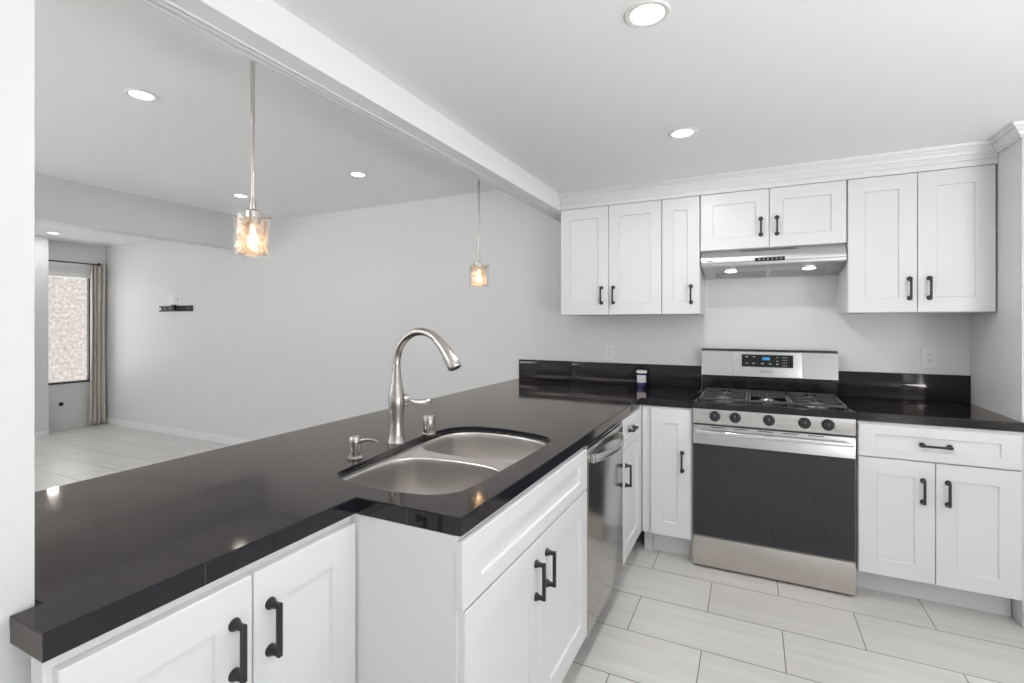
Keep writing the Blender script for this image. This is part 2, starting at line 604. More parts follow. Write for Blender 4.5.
# ------------------------------------------------------------------ cabinet parts
def shaker(w, h, t=0.02, fx=0.075, fz=0.075, rec=0.008):
    """front panel: local x 0..w, z 0..h, back at y=0, face at y=-t"""
    t_ = bmesh.new()
    c = 0.002

    def ring(ix, iz, y):
        return [t_.verts.new(p) for p in ((ix, y, iz), (w - ix, y, iz), (w - ix, y, h - iz), (ix, y, h - iz))]
    rings = [ring(0, 0, 0), ring(0, 0, -t + c), ring(c, c, -t), ring(fx, fz, -t), ring(fx + 0.003, fz + 0.003, -t + rec)]
    for a, b in zip(rings, rings[1:]):
        for k in range(4):
            t_.faces.new((a[k], a[(k + 1) % 4], b[(k + 1) % 4], b[k]))
    t_.faces.new(rings[0])
    t_.faces.new(rings[-1])
    bmesh.ops.recalc_face_normals(t_, faces=t_.faces)
    mb = MB()
    mb.merge(t_)
    return mb


def handle_mesh(L, vertical=True, s=1.0):
    """bar pull on two flared feet; feet stand at y=0 and the bar is out at -y"""
    mb = MB()
    bw, out = 0.0052 * s, 0.026 * s
    for k in (-1, 1):
        p = (0, 0, k * L / 2) if vertical else (k * L / 2, 0, 0)
        mb.lathe([(0.0125 * s, 0.0), (0.0122 * s, 0.003 * s), (0.0095 * s, 0.008 * s), (0.0072 * s, 0.014 * s), (0.0064 * s, out)], p, '-y', 20)
    e = L / 2 + 0.0065 * s
    if vertical:
        mb.box(-bw, bw, -out - 0.006 * s, -out + 0.004 * s, -e, e, 0.0022 * s)
    else:
        mb.box(-e, e, -out - 0.006 * s, -out + 0.004 * s, -bw, bw, 0.0022 * s)
    return mb


def front(cab, name, x0, x1, z0, z1, yface, fx=0.075, fz=0.075, handle=None, hl=0.1, vert=True, t=0.02, hs=1.0):
    """a door or drawer front on a cabinet, with its handle as a sub-part; handle = (x, z) in cabinet coordinates"""
    d = shaker(x1 - x0, z1 - z0, t, fx, fz).build(name, cab_white, cab, (x0, yface + t, z0), smooth=False)
    if handle:
        h = handle_mesh(hl, vert, hs).build('handle', black_iron, d, (handle[0] - x0, -t, handle[1] - z0))
        h['label'] = 'black bar handle on flared feet'
    return d


def carcass(cab, x0, x1, y0, y1, z0, z1, toe=None, th=None):
    MB().box(x0, x1, y0, y1, z0, z1, 0.0012, 1).build('body', cab_white, cab, smooth=False)
    if toe is not None:
        MB().box(x0 + 0.001, x1 - 0.001, toe, toe + 0.018, 0.0, z0 - 0.001).build('toe_kick', cab_white, cab, smooth=False)


DB, DT = 0.133, 0.8597
CT, CTB = 0.914, 0.873

# right base cabinet (faces -y)
c = thing('base_cabinet', 'white two-door base cabinet with one drawer, right of the range', 'cabinet', (0.767, 0, 0))
carcass(c, 0, 0.606, -0.595, -0.004, 0.128, 0.8715, -0.49)
front(c, 'drawer', 0.002, 0.597, 0.704, 0.8595, -0.615, 0.068, 0.045, (0.300, 0.780), 0.099, False)
front(c, 'door', 0.002, 0.2975, DB, 0.6985, -0.615, handle=(0.253, 0.563), hl=0.100)
front(c, 'door', 0.3005, 0.597, DB, 0.6985, -0.615, handle=(0.344, 0.565), hl=0.100)

# narrow corner cabinet left of the range (faces -y)
c = thing('base_cabinet', 'white single-door base cabinet in the corner left of the range', 'cabinet', (-0.284, 0, 0))
MB().box(0.001, 0.2795, -0.595, -0.004, 0.128, 0.8715, 0.0012, 1).build('body', cab_white, c, smooth=False)
MB().box(0.052, 0.2785, -0.52, -0.502, 0, 0.127).build('toe_kick', cab_white, c, smooth=False)
MB().box(0.001, 0.049, -0.530, -0.512, 0, 0.127).build('filler_foot', cab_white, c, smooth=False)
front(c, 'door', 0.0535, 0.272, DB, DT, -0.615, 0.068, 0.08, (0.227, 0.568), 0.100)

# peninsula cabinets face +x: local x runs along world +y, local -y is world +x
def pen(label, y, xface, cat='cabinet', name='base_cabinet'):
    return thing(name, label, cat, (xface, y, 0), 90)


# narrow drawer-and-door cabinet between dishwasher and corner
c = pen('narrow white base cabinet with drawer, between the dishwasher and the corner', -1.072, -0.284)
MB().box(0.001, 0.47, 0.020, 0.614, 0.128, 0.8715, 0.0012, 1).build('body', cab_white, c, smooth=False)
MB().box(0.002, 0.469, 0.085, 0.103, 0, 0.127).build('toe_kick', cab_white, c, smooth=False)
MB().box(0.427, 0.4762, 0.002, 0.0195, 0.128, 0.8715, 0.001, 1).build('filler_strip', cab_white, c, smooth=False)
front(c, 'drawer', 0.004, 0.424, 0.711, DT, 0.0, 0.07, 0.045, (0.175, 0.790), 0.10, False)
front(c, 'door', 0.004, 0.424, DB, 0.706, 0.0, handle=(0.052, 0.574), hl=0.100)

# sink cabinet
c = pen('white sink base cabinet under the double sink, false drawer over two doors', -2.5945, -0.282)
MB().box(0.0, 0.016, 0.020, 0.616, 0.128, 0.8715).box(0.906, 0.922, 0.020, 0.616, 0.128, 0.8715).box(0.017, 0.905, 0.606, 0.616, 0.128, 0.8715) \
    .box(0.017, 0.905, 0.021, 0.605, 0.128, 0.146).box(0.017, 0.905, 0.020, 0.038, 0.69, 0.8715).box(0.017, 0.04, 0.020, 0.038, 0.147, 0.689) \
    .box(0.882, 0.905, 0.020, 0.038, 0.147, 0.689).build('body', cab_white, c, smooth=False)
MB().box(0.001, 0.921, 0.085, 0.103, 0, 0.127).build('toe_kick', cab_white, c, smooth=False)
front(c, 'drawer', -0.003, 0.915, 0.706, DT, 0.0, 0.082, 0.045)
front(c, 'door', 0.007, 0.449, DB, 0.700, 0.0, handle=(0.407, 0.586), hl=0.098)
front(c, 'door', 0.452, 0.915, DB, 0.700, 0.0, handle=(0.492, 0.586), hl=0.098)

# near cabinet, set back
c = pen('white two-door base cabinet nearest the pillar, set back under the bar end', -3.166, -0.595)
MB().box(0.0, 0.570, 0.0555, 0.29, 0.128, 0.8715, 0.0012, 1).build('body', cab_white, c, smooth=False)
MB().box(-0.032, 0.570, 0.020, 0.055, 0.128, 0.8710, 0.0008, 1).build('face_frame', cab_white, c, smooth=False)
MB().box(0.002, 0.569, 0.085, 0.103, 0, 0.127).build('toe_kick', cab_white, c, smooth=False)
front(c, 'door', -0.021, 0.283, DB, 0.852, 0.0, handle=(0.2445, 0.726), hl=0.096)
front(c, 'door', 0.286, 0.567, DB, 0.852, 0.0, 0.076, handle=(0.323, 0.727), hl=0.096)

# wall cabinets
def wall_cab(label, x0, x1, z0):
    c = thing('wall_cabinet', label, 'cabinet', (x0, 0, z0), 0, 'white wall cabinets')
    MB().box(0.0005, x1 - x0 - 0.0005, -0.3245, -0.001, 0, 2.130 - z0, 0.001, 1).build('body', cab_white, c, smooth=False)
    return c


ZU = 1.408
HT = 2.1292
c = wall_cab('white two-door wall cabinet at the left end under the beam', -0.8865, -0.2125, ZU)
front(c, 'door', 0.001, 0.333, 0.002, HT - ZU, -0.345, handle=(0.287, 0.130), hl=0.100, fx=0.068)
front(c, 'door', 0.336, 0.672, 0.002, HT - ZU, -0.345, handle=(0.3665, 0.130), hl=0.100, fx=0.068)
c = wall_cab('narrow white single-door wall cabinet just left of the range hood', -0.2115, 0.0135, ZU)
front(c, 'door', 0.002, 0.222, 0.002, HT - ZU, -0.345, 0.068, handle=(0.1735, 0.123), hl=0.098)
c = wall_cab('short white two-door wall cabinet above the range hood', 0.0145, 0.7615, 1.7905)
front(c, 'door', 0.003, 0.3715, 0.001, HT - 1.7905, -0.345, 0.068, 0.068, (0.3295, 0.122), 0.092)
front(c, 'door', 0.3745, 0.744, 0.001, HT - 1.7905, -0.345, 0.068, 0.068, (0.412, 0.122), 0.092)
c = wall_cab('tall white two-door wall cabinet at the right, beside the wing wall', 0.7625, 1.3690, ZU)
front(c, 'door', 0.003, 0.3005, 0.002, HT - ZU, -0.345, handle=(0.270, 0.125), hl=0.100)
front(c, 'door', 0.3035, 0.605, 0.002, HT - ZU, -0.345, handle=(0.3505, 0.125), hl=0.100)

# ------------------------------------------------------------------ worktops
def smooth_loop(pts, sub=5):
    out = []
    n = len(pts)
    for i in range(n):
        p0, p1, p2, p3 = (Vector(pts[(i + k - 1) % n]) for k in range(4))
        for s in range(sub):
            t = s / sub
            out.append(tuple(0.5 * ((2 * p1) + (p2 - p0) * t + (2 * p0 - 5 * p1 + 4 * p2 - p3) * t * t
                                    + (3 * p1 - p0 - 3 * p2 + p3) * t ** 3)))
    return out


SINK = [(-0.790, -2.466), (-0.803, -2.40), (-0.812, -2.30), (-0.832, -2.157), (-0.854, -1.98), (-0.850, -1.85),
        (-0.822, -1.775), (-0.750, -1.728), (-0.665, -1.718), (-0.576, -1.723), (-0.455, -1.752), (-0.393, -1.795), (-0.372, -1.86), (-0.371, -2.00), (-0.373, -2.15),
        (-0.375, -2.30), (-0.382, -2.415), (-0.397, -2.455), (-0.440, -2.495), (-0.500, -2.512), (-0.579, -2.519),
        (-0.682, -2.511), (-0.745, -2.497)]
cut = smooth_loop(SINK, 8)
outline = [(-1.38, -3.168), (-0.7025, -3.168), (-0.7025, -3.2035), (-0.600, -3.2035), (-0.600, -2.5945), (-0.2885, -2.5945),
           (-0.2885, -0.606), (-0.006, -0.606), (-0.006, -0.002), (-0.9205, -0.002), (-0.9205, 0.018), (-1.38, 0.018)]
CTS = 0.896     # underside of the slab itself; a deeper apron hangs along its open edges
ptm = MB().slab(outline, [cut], CTS, CT, 0.0025)
for q in ((-0.7021, -0.6004, -3.2031, -3.185), (-0.6225, -0.6004, -3.1848, -2.596), (-0.6004, -0.3115, -2.5941, -2.5740), (-0.3115, -0.2889, -2.5941, -0.6064),
          (-0.2887, -0.0065, -0.6056, -0.588), (-1.3796, -1.356, -3.167, 0.017)):
    ptm.box(q[0], q[1], q[2], q[3], CTB, CTS + 0.0002)
pt = ptm.build('worktop', granite, smooth=False)
tag(pt, 'polished black stone worktop of the peninsula, holding the double sink', 'worktop')
sm = MB().box(-1.378, -0.6003, -2.9748, -2.9732, 0.9135, 0.91425).build('seam', granite_seam, pt)
MB().box(-0.6004, -0.5997, -2.9748, -2.9732, CTB + 0.003, 0.911).build('seam', granite_seam, pt)
MB().box(-0.44, -0.438, -2.5952, -2.5940, CTB + 0.003, 0.911).build('seam', granite_seam, pt)

rt = MB().slab([(0.7605, -0.606), (1.42, -0.606), (1.42, -0.582), (1.3745, -0.582), (1.3745, -0.002), (0.7605, -0.002)], [], CTS, CT, 0.0025)
rt.box(0.7609, 1.4195, -0.6056, -0.588, CTB, CTS + 0.0002)
rt = rt.build('worktop', granite, smooth=False)
tag(rt, 'short black stone worktop on the cabinet right of the range', 'worktop')

b = MB().box(-1.369, -0.9222, 0.0015, 0.0188, CT + 0.0008, 1.0657, 0.0015).box(-0.9205, -0.006, -0.019, -0.001, CT + 0.0008, 1.0657, 0.0015).build('backsplash', granite)
tag(b, 'low black stone backsplash strip left of the range', 'backsplash')
b = MB().box(0.7605, 1.3735, -0.019, -0.001, CT + 0.0008, 1.0657, 0.0015).build('backsplash', granite)
tag(b, 'low black stone backsplash strip right of the range', 'backsplash')

# ------------------------------------------------------------------ sink
def inset_loop(pts, d):
    n = len(pts)
    out = []
    for i in range(n):
        a, p, b_ = Vector(pts[i - 1]), Vector(pts[i]), Vector(pts[(i + 1) % n])
        t = (b_ - a).normalized()
        nn = Vector((t.y, -t.x))
        out.append(tuple(p + nn * d))
    return out


def area2(pts):
    return sum(pts[i - 1][0] * pts[i][1] - pts[i][0] * pts[i - 1][1] for i in range(len(pts)))


if area2(cut) < 0:
    flange_out = inset_loop(cut, -0.022)
else:
    flange_out = inset_loop(cut, 0.022)


def bowl_loop(pts):
    return smooth_loop(pts, 4)


near_bowl = bowl_loop([(-0.772, -2.462), (-0.783, -2.40), (-0.785, -2.31), (-0.778, -2.235), (-0.745, -2.185), (-0.69, -2.163), (-0.58, -2.150),
                       (-0.47, -2.156), (-0.415, -2.178), (-0.393, -2.225), (-0.391, -2.31), (-0.397, -2.40), (-0.418, -2.45), (-0.49, -2.492),
                       (-0.579, -2.500), (-0.68, -2.495), (-0.742, -2.482)])
far_bowl = bowl_loop([(-0.800, -2.045), (-0.828, -1.985), (-0.832, -1.87), (-0.808, -1.795), (-0.745, -1.752), (-0.665, -1.739), (-0.576, -1.743),
                      (-0.47, -1.768), (-0.412, -1.805), (-0.390, -1.865), (-0.389, -1.97), (-0.397, -2.04), (-0.425, -2.075), (-0.49, -2.092), (-0.60, -2.098),
                      (-0.70, -2.092), (-0.765, -2.075)])
s = thing('kitchen_sink', 'undermounted stainless steel double-bowl sink in the black worktop', 'sink', (-0.60, -2.12, 0.66))
OFF = Vector((-0.60, -2.12, 0.66))


def off(pts):
    return [(p[0] - OFF.x, p[1] - OFF.y) for p in pts]


ZR = CTS - 0.0015 - OFF.z
MB().slab(off(flange_out), [off(near_bowl), off(far_bowl)], ZR - 0.0015, ZR).build('rim', sink_steel, s)


def bowl(pts, depth, name='bowl'):
    pts = off(pts)
    cx = sum(p[0] for p in pts) / len(pts)
    cy = sum(p[1] for p in pts) / len(pts)
    t = bmesh.new()
    levels = [(1.0, 0.0), (0.996, -0.0015), (0.990, -0.006), (0.986, -0.03), (0.965, -depth + 0.045), (0.945, -depth + 0.018), (0.89, -depth + 0.004),
              (0.78, -depth), (0.12, -depth - 0.005)]
    rings = []
    for sc, dz in levels:
        rings.append([t.verts.new((cx + (p[0] - cx) * sc, cy + (p[1] - cy) * sc, ZR + dz)) for p in pts])
    n = len(pts)
    for a, b_ in zip(rings, rings[1:]):
        for k in range(n):
            t.faces.new((a[k], a[(k + 1) % n], b_[(k + 1) % n], b_[k]))
    t.faces.new(rings[-1])
    bmesh.ops.recalc_face_normals(t, faces=t.faces)
    for f in t.faces:
        f.normal_flip()
    mb = MB()
    mb.merge(t)
    o = mb.build(name, sink_steel, s, ang=70)
    MB().lathe([(0.0, 0.004), (0.012, 0.005), (0.030, 0.003), (0.042, 0.006), (0.045, 0.001)], (cx, cy, ZR - depth - 0.004), 'z', 28, False).build('drain', chrome, o)
    return o


bowl(near_bowl, 0.20)
bowl(far_bowl, 0.17)

# ------------------------------------------------------------------ faucet, soap pump, air gap
f = thing('kitchen_faucet', 'tall brushed nickel gooseneck faucet with pull-down spray head behind the sink', 'faucet', (-0.872, -2.104, CT), -6)
MB().lathe([(0.0325, 0.0005), (0.0330, 0.004), (0.0305, 0.009), (0.0275, 0.035), (0.0252, 0.07), (0.0255, 0.10), (0.0285, 0.132),
            (0.0298, 0.152), (0.0285, 0.175), (0.0235, 0.205), (0.0185, 0.235), (0.0160, 0.262), (0.0152, 0.285), (0.0146, 0.2900)], (0, 0, 0), 'z', 36).build('body', nickel, f)
arc = []
RA = 0.118
for k in range(25):
    a = PI - k * (PI * 0.71) / 24
    arc.append((RA + RA * math.cos(a), 0, 0.2915 + RA * math.sin(a) * 1.0))
neck = [(0, 0, 0.2905)] + arc
MB().tube(neck, 0.0142, 20).build('neck', nickel, f)
e = Vector(neck[-1])
d = (e - Vector(neck[-2])).normalized()
pts = []
cur, dc = e + d * 0.001, d.copy()
for k, st in enumerate((0.002, 0.004, 0.018, 0.022, 0.022, 0.022, 0.020, 0.014, 0.004, 0.0)):
    pts.append(cur.copy())
    cur += dc * st
    dc = Matrix.Rotation(R(3.4), 3, 'Y') @ dc
e, d = pts[4].copy() - dc * 0.058, (pts[-1] - pts[-3]).normalized()
tip = pts[-1]
sp = MB().tube(pts, [0.0150, 0.0156, 0.0160, 0.0172, 0.0188, 0.0206, 0.0224, 0.0238, 0.0242, 0.0225], 24).build('spray_head', nickel, f)
MB().box(-0.004, 0.004, -0.006, 0.006, -0.016, 0.016, 0.002).build('spray_button', black_iron, sp).matrix_local = (
    Matrix.Translation(pts[6] + Vector((d.z, 0, -d.x)) * 0.0215) @ Vector((0, 0, -1)).rotation_difference(d).to_matrix().to_4x4())
MB().tube([tip + d * 0.0001, tip + d * 0.002], [0.019, 0.018], 24).build('nozzle', black_iron, sp)
# side lever pointing along the worktop (+y)
hub = MB().tube([(0.0, 0.015, 0.152), (0.002, 0.034, 0.152), (0.003, 0.050, 0.152), (0.003, 0.055, 0.152)], [0.0230, 0.0230, 0.0220, 0.017], 24).build('lever_hub', nickel, f)
MB().tube([(0.004, 0.050, 0.152), (0.010, 0.064, 0.146), (0.020, 0.084, 0.140), (0.032, 0.108, 0.137), (0.040, 0.128, 0.138), (0.044, 0.137, 0.139)],
          [0.0090, 0.0080, 0.0095, 0.0125, 0.0130, 0.006], 18).build('lever', nickel, hub)

f = thing('soap_dispenser', 'short brushed nickel soap pump with thin spout, left of the faucet', 'soap dispenser', (-0.860, -2.326, CT), 18)
MB().lathe([(0.0240, 0.0005), (0.0245, 0.003), (0.020, 0.007), (0.0165, 0.010), (0.0165, 0.014)], (0, 0, 0), 'z', 30).build('base', nickel, f)
MB().lathe([(0.0155, 0.014), (0.0160, 0.022), (0.0172, 0.040), (0.0180, 0.055), (0.0175, 0.066), (0.0145, 0.071), (0.0, 0.072)], (0, 0, 0), 'z', 30).build('pump_head', nickel, f)
MB().tube([(0.012, 0, 0.052), (0.024, 0, 0.059), (0.044, 0, 0.062), (0.064, 0, 0.0605), (0.078, 0, 0.056)], [0.0075, 0.0062, 0.0055, 0.005, 0.0042], 14).build('spout', nickel, f)

f = thing('air_gap_cap', 'small brushed nickel cylinder cap right of the faucet', 'air gap', (-0.850, -1.932, CT))
MB().lathe([(0.0265, 0.0005), (0.0270, 0.004), (0.0245, 0.0085)], (0, 0, 0), 'z', 30).build('base', nickel, f)
MB().lathe([(0.0215, 0.009), (0.0225, 0.011), (0.0228, 0.067), (0.0208, 0.072), (0.0, 0.073)], (0, 0, 0), 'z', 30).build('cap', nickel, f)

# ------------------------------------------------------------------ dishwasher
d = thing('dishwasher', 'stainless steel dishwasher with curved bar handle beside the sink cabinet', 'dishwasher', (-0.284, -1.6685, 0), 90)
MB().box(0.002, 0.592, 0.024, 0.60, 0.10, 0.868).build('body', black_enamel, d, smooth=False)
MB().box(0.014, 0.594, 0.0, 0.022, 0.115, 0.852, 0.004).build('door', dw_steel, d)
MB().box(0.014, 0.594, 0.004, 0.022, 0.8535, 0.867, 0.002).build('control_strip', black_enamel, d)
MB().box(0.0, 0.0125, 0.002, 0.023, 0.10, 0.868, 0.001, 1).build('edge_trim', steel, d)
MB().box(0.006, 0.588, 0.075, 0.095, 0.0, 0.099).build('toe_kick', black_enamel, d, smooth=False)
hp = []
for k in range(17):
    u = k / 16
    x = 0.050 + u * 0.455
    hp.append((x, -0.012 - 0.044 * math.sin(PI * u) ** 0.8, 0.808))
t = bmesh.new()
rings = []
for (x, y, z) in hp:
    w2 = 0.0085
    ring = []
    for k in range(14):
        a = 2 * PI * k / 14
        ring.append(t.verts.new((x, y + w2 * math.cos(a), z + 0.0165 * math.sin(a))))
    rings.append(ring)
for a, b_ in zip(rings, rings[1:]):
    for k in range(14):
        t.faces.new((a[k], a[(k + 1) % 14], b_[(k + 1) % 14], b_[k]))
t.faces.new(rings[0])
t.faces.new(rings[-1])
bmesh.ops.recalc_face_normals(t, faces=t.faces)
mb = MB()
mb.merge(t)
mb.box(0.042, 0.070, -0.018, -0.0005, 0.791, 0.825, 0.004).box(0.490, 0.518, -0.018, -0.0005, 0.791, 0.825, 0.004)
mb.build('handle', steel, d)['label'] = 'bright curved steel handle'

# ------------------------------------------------------------------ range
r = thing('gas_range', 'freestanding stainless steel gas range with black oven window', 'range', (0.0, 0.0, 0.0))
MB().box(0.004, 0.754, -0.604, -0.012, 0.012, 0.878, 0.001, 1).build('body', steel, r, smooth=False)
for (x, y) in ((0.04, -0.57), (0.716, -0.57), (0.04, -0.06), (0.716, -0.06)):
    MB().lathe([(0.016, 0.0), (0.016, 0.006), (0.010, 0.0115)], (x, y, 0), 'z', 16).build('foot', knob_black, r)
MB().box(0.002, 0.756, -0.6275, -0.606, 0.014, 0.174, 0.003).build('storage_drawer', steel_warm, r)
od = MB().box(0.002, 0.756, -0.6275, -0.606, 0.178, 0.789, 0.003).build('oven_door', steel, r)
MB().box(0.004, 0.754, -0.6295, -0.6278, 0.181, 0.686, 0.0006, 1).build('oven_window', black_glass, od)
gl = MB()
gl.box(0.018, 0.740, -0.689, -0.667, 0.7515, 0.7715, 0.007, 3)
gl.box(0.022, 0.044, -0.670, -0.6277, 0.753, 0.770, 0.003).box(0.714, 0.736, -0.670, -0.6277, 0.753, 0.770, 0.003)
gl.build('handle', chrome, od)
for x in (0.13, 0.245, 0.36, 0.475, 0.59):
    MB().box(x - 0.035, x + 0.035, -0.6285, -0.6276, 0.7795, 0.7835).build('vent_slot', dark_slot, od)
MB().box(0.002, 0.756, -0.618, -0.606, 0.7905, 0.7985).build('gap_seal', dark_seal, r)
# slanted control panel
cp = MB().extrude([(-0.606, 0.799), (-0.632, 0.799), (-0.634, 0.803), (-0.628, 0.8795), (-0.606, 0.8815)], 0.002, 0.756, 'x').build('control_panel', steel, r)
tilt = Matrix.Rotation(R(90 - 4.5), 4, 'X')
for kx in (0.1155, 0.2165, 0.378, 0.539, 0.640):
    kb = MB().lathe([(0.0280, 0.0), (0.0285, 0.004), (0.0272, 0.008), (0.0240, 0.010), (0.0225, 0.024), (0.0205, 0.027), (0.0, 0.0275)], (kx, -0.6315, 0.8435), tilt, 28).build('knob', knob_black, r)
    MB().box(kx - 0.0045, kx + 0.0045, -0.6645, -0.650, 0.8265, 0.862, 0.002).build('grip', knob_black, kb)
    MB().box(kx - 0.001, kx + 0.001, -0.6652, -0.6646, 0.846, 0.859).build('marker', print_grey, kb)
for kx in (0.1155, 0.2165, 0.378, 0.539, 0.640):
    MB().box(kx + 0.030, kx + 0.047, -0.6339, -0.6328, 0.8205, 0.8235).build('print', faint_print, cp)
# cooktop tray
ct = MB()
ct.extrude([(-0.012, 0.882), (-0.640, 0.882), (-0.644, 0.886), (-0.640, 0.913), (-0.630, 0.9185), (-0.618, 0.9185), (-0.604, 0.906), (-0.10, 0.906), (-0.012, 0.906)], 0.0015, 0.7565, 'x')
ct.box(0.0015, 0.018, -0.63, -0.095, 0.9062, 0.9125, 0.002).box(0.740, 0.7565, -0.63, -0.095, 0.9062, 0.9125, 0.002)
ct.build('cooktop', black_enamel, r)
# burners
for (bx, by, br) in ((0.155, -0.47, 0.046), (0.155, -0.235, 0.040), (0.378, -0.35, 0.042), (0.602, -0.47, 0.050), (0.602, -0.235, 0.038)):
    bb = MB().lathe([(br + 0.012, 0.906), (br + 0.012, 0.910), (br, 0.913), (br * 0.9, 0.921), (br * 0.88, 0.922)], (bx, by, 0), 'z', 28).build('burner', nickel, r)
    MB().lathe([(br * 0.80, 0.9222), (br * 0.83, 0.924), (br * 0.80, 0.928), (br * 0.6, 0.9295), (0, 0.93)], (bx, by, 0), 'z', 28).build('burner_cap', cast_iron, bb)


def grate(x0, x1, kind):
    mb = MB()
    y0, y1 = -0.588, -0.125
    zt, zb, th = 0.938, 0.925, 0.011
    mb.box(x0, x1, y0, y0 + th, zb, zt, 0.002).box(x0, x1, y1 - th, y1, zb, zt, 0.002)
    mb.box(x0, x0 + th, y0 + th, y1 - th, zb, zt, 0.002).box(x1 - th, x1, y0 + th, y1 - th, zb, zt, 0.002)
    ym = (y0 + y1) / 2
    cx = (x0 + x1) / 2
    mb.box(x0 + th, x1 - th, ym - th / 2, ym + th / 2, zb, zt, 0.002)
    if kind == 'burner':
        for cy in (-0.47, -0.235):
            mb.box(x0 + th, cx - 0.028, cy - 0.005, cy + 0.005, zb, zt, 0.002)
            mb.box(cx + 0.028, x1 - th, cy - 0.005, cy + 0.005, zb, zt, 0.002)
            mb.box(cx - 0.005, cx + 0.005, cy + 0.028, (ym if cy < ym else y1) - th / 2, zb, zt, 0.002)
            mb.box(cx - 0.005, cx + 0.005, (y0 if cy < ym else ym) + th / 2, cy - 0.028, zb, zt, 0.002)
    else:
        # flat griddle-like centre
        mb.box(x0 + th, x1 - th, -0.255, -0.150, zb + 0.002, zt, 0.002)
        mb.box(cx - 0.005, cx + 0.005, y0 + th, -0.39, zb, zt, 0.002)
        mb.box(x0 + th, cx - 0.03, -0.355, -0.345, zb, zt, 0.002).box(cx + 0.03, x1 - th, -0.355, -0.345, zb, zt, 0.002)
        mb.box(cx - 0.005, cx + 0.005, -0.31, -0.255, zb, zt, 0.002)
    for (px, py) in ((x0 + 0.006, y0 + 0.006), (x1 - 0.006, y0 + 0.006), (x0 + 0.006, y1 - 0.006), (x1 - 0.006, y1 - 0.006)):
        mb.box(px - 0.005, px + 0.005, py - 0.005, py + 0.005, 0.9065, zb + 0.001, 0.001, 1)
    return mb


grate(0.030, 0.277, 'burner').build('grate', cast_iron, r)
grate(0.280, 0.476, 'middle').build('grate', cast_iron, r)
grate(0.479, 0.726, 'burner').build('grate', cast_iron, r)
# back guard
MB().box(0.002, 0.754, -0.075, -0.0225, 0.9065, 1.013).build('back_riser', black_enamel, r, smooth=False)
bgd = MB().extrude([(-0.022, 1.017), (-0.094, 1.014), (-0.098, 1.018), (-0.090, 1.172), (-0.080, 1.180), (-0.022, 1.181)], 0.001, 0.755, 'x').build('backguard', steel, r)
MB().box(0.002, 0.754, -0.082, -0.022, 1.1815, 1.186, 0.001, 1).build('backguard_trim', dark_seal, r)
# display, on the slanted face
sl = math.atan2(0.008, 0.154)
dsp = MB().box(-0.142, 0.142, -0.002, 0.0, -0.0385, 0.0385, 0.0008, 1).build('display', black_enamel, bgd)
bezel = MB().extrude([(-0.192, 0.002), (-0.190, -0.001), (-0.166, -0.0065), (0.166, -0.0065), (0.190, -0.001), (0.192, 0.002)], -0.094, 0.054, 'z').build('display_bezel', steel, bgd)
bezel.matrix_local = Matrix.Translation((0.3815, -0.0948, 1.118)) @ Matrix.Rotation(-sl, 4, 'X')
dsp.matrix_local = Matrix.Translation((0.3815, -0.1015, 1.118)) @ Matrix.Rotation(-sl, 4, 'X')
dd = MB()
# blue clock digits
def seg_digit(mb, x, z, segs, w=0.0058, h=0.011, t_=0.0014):
    S = {'a': (0, w, h - t_, h), 'd': (0, w, 0, t_), 'g': (0, w, h / 2 - t_ / 2, h / 2 + t_ / 2),
         'f': (0, t_, h / 2, h), 'e': (0, t_, 0, h / 2), 'b': (w - t_, w, h / 2, h), 'c': (w - t_, w, 0, h / 2)}
    for k in segs:
        a = S[k]
        mb.box(x + a[0], x + a[1], -0.0030, -0.0021, z + a[2], z + a[3])


MB().box(-0.026, 0.016, -0.0024, -0.00205, 0.004, 0.024).build('screen', mat('screen_blue', (0.01, 0.05, 0.1), 0.3, emit=(0.05, 0.22, 0.42), estr=0.6), dsp)
for x, sg in ((-0.023, 'bc'), (-0.013, 'abged'), (-0.001, 'abcdef'), (0.0075, 'abcdef')):
    seg_digit(dd, x, 0.0085, sg)
dd.build('clock_digits', blue_led, dsp)
for x, z, w in ((-0.113, 0.024, 0.014), (-0.072, 0.024, 0.014), (-0.113, -0.016, 0.013), (-0.075, -0.016, 0.016), (-0.025, -0.016, 0.015),
                (0.018, -0.018, 0.014), (0.057, -0.018, 0.013), (0.057, 0.0, 0.010), (0.057, 0.022, 0.008)):
    MB().box(x - w / 2, x + w / 2, -0.0026, -0.00205, z - 0.0028, z + 0.0028).build('key_legend', print_grey, dsp)
kp = MB()
for i in range(3):
    for j in range(4):
        x, z = 0.087 + i * 0.010, -0.026 + j * 0.0165
        kp.box(x - 0.002, x + 0.002, -0.0026, -0.00205, z - 0.003, z + 0.003)
kp.build('number_pad', print_grey, dsp)
lg = MB()
for k in range(8):
    lg.box(0.347 + k * 0.0085, 0.3535 + k * 0.0085, -0.1055, -0.1030, 1.048, 1.055)
lg.build('faint_lettering', faint_print, bgd)

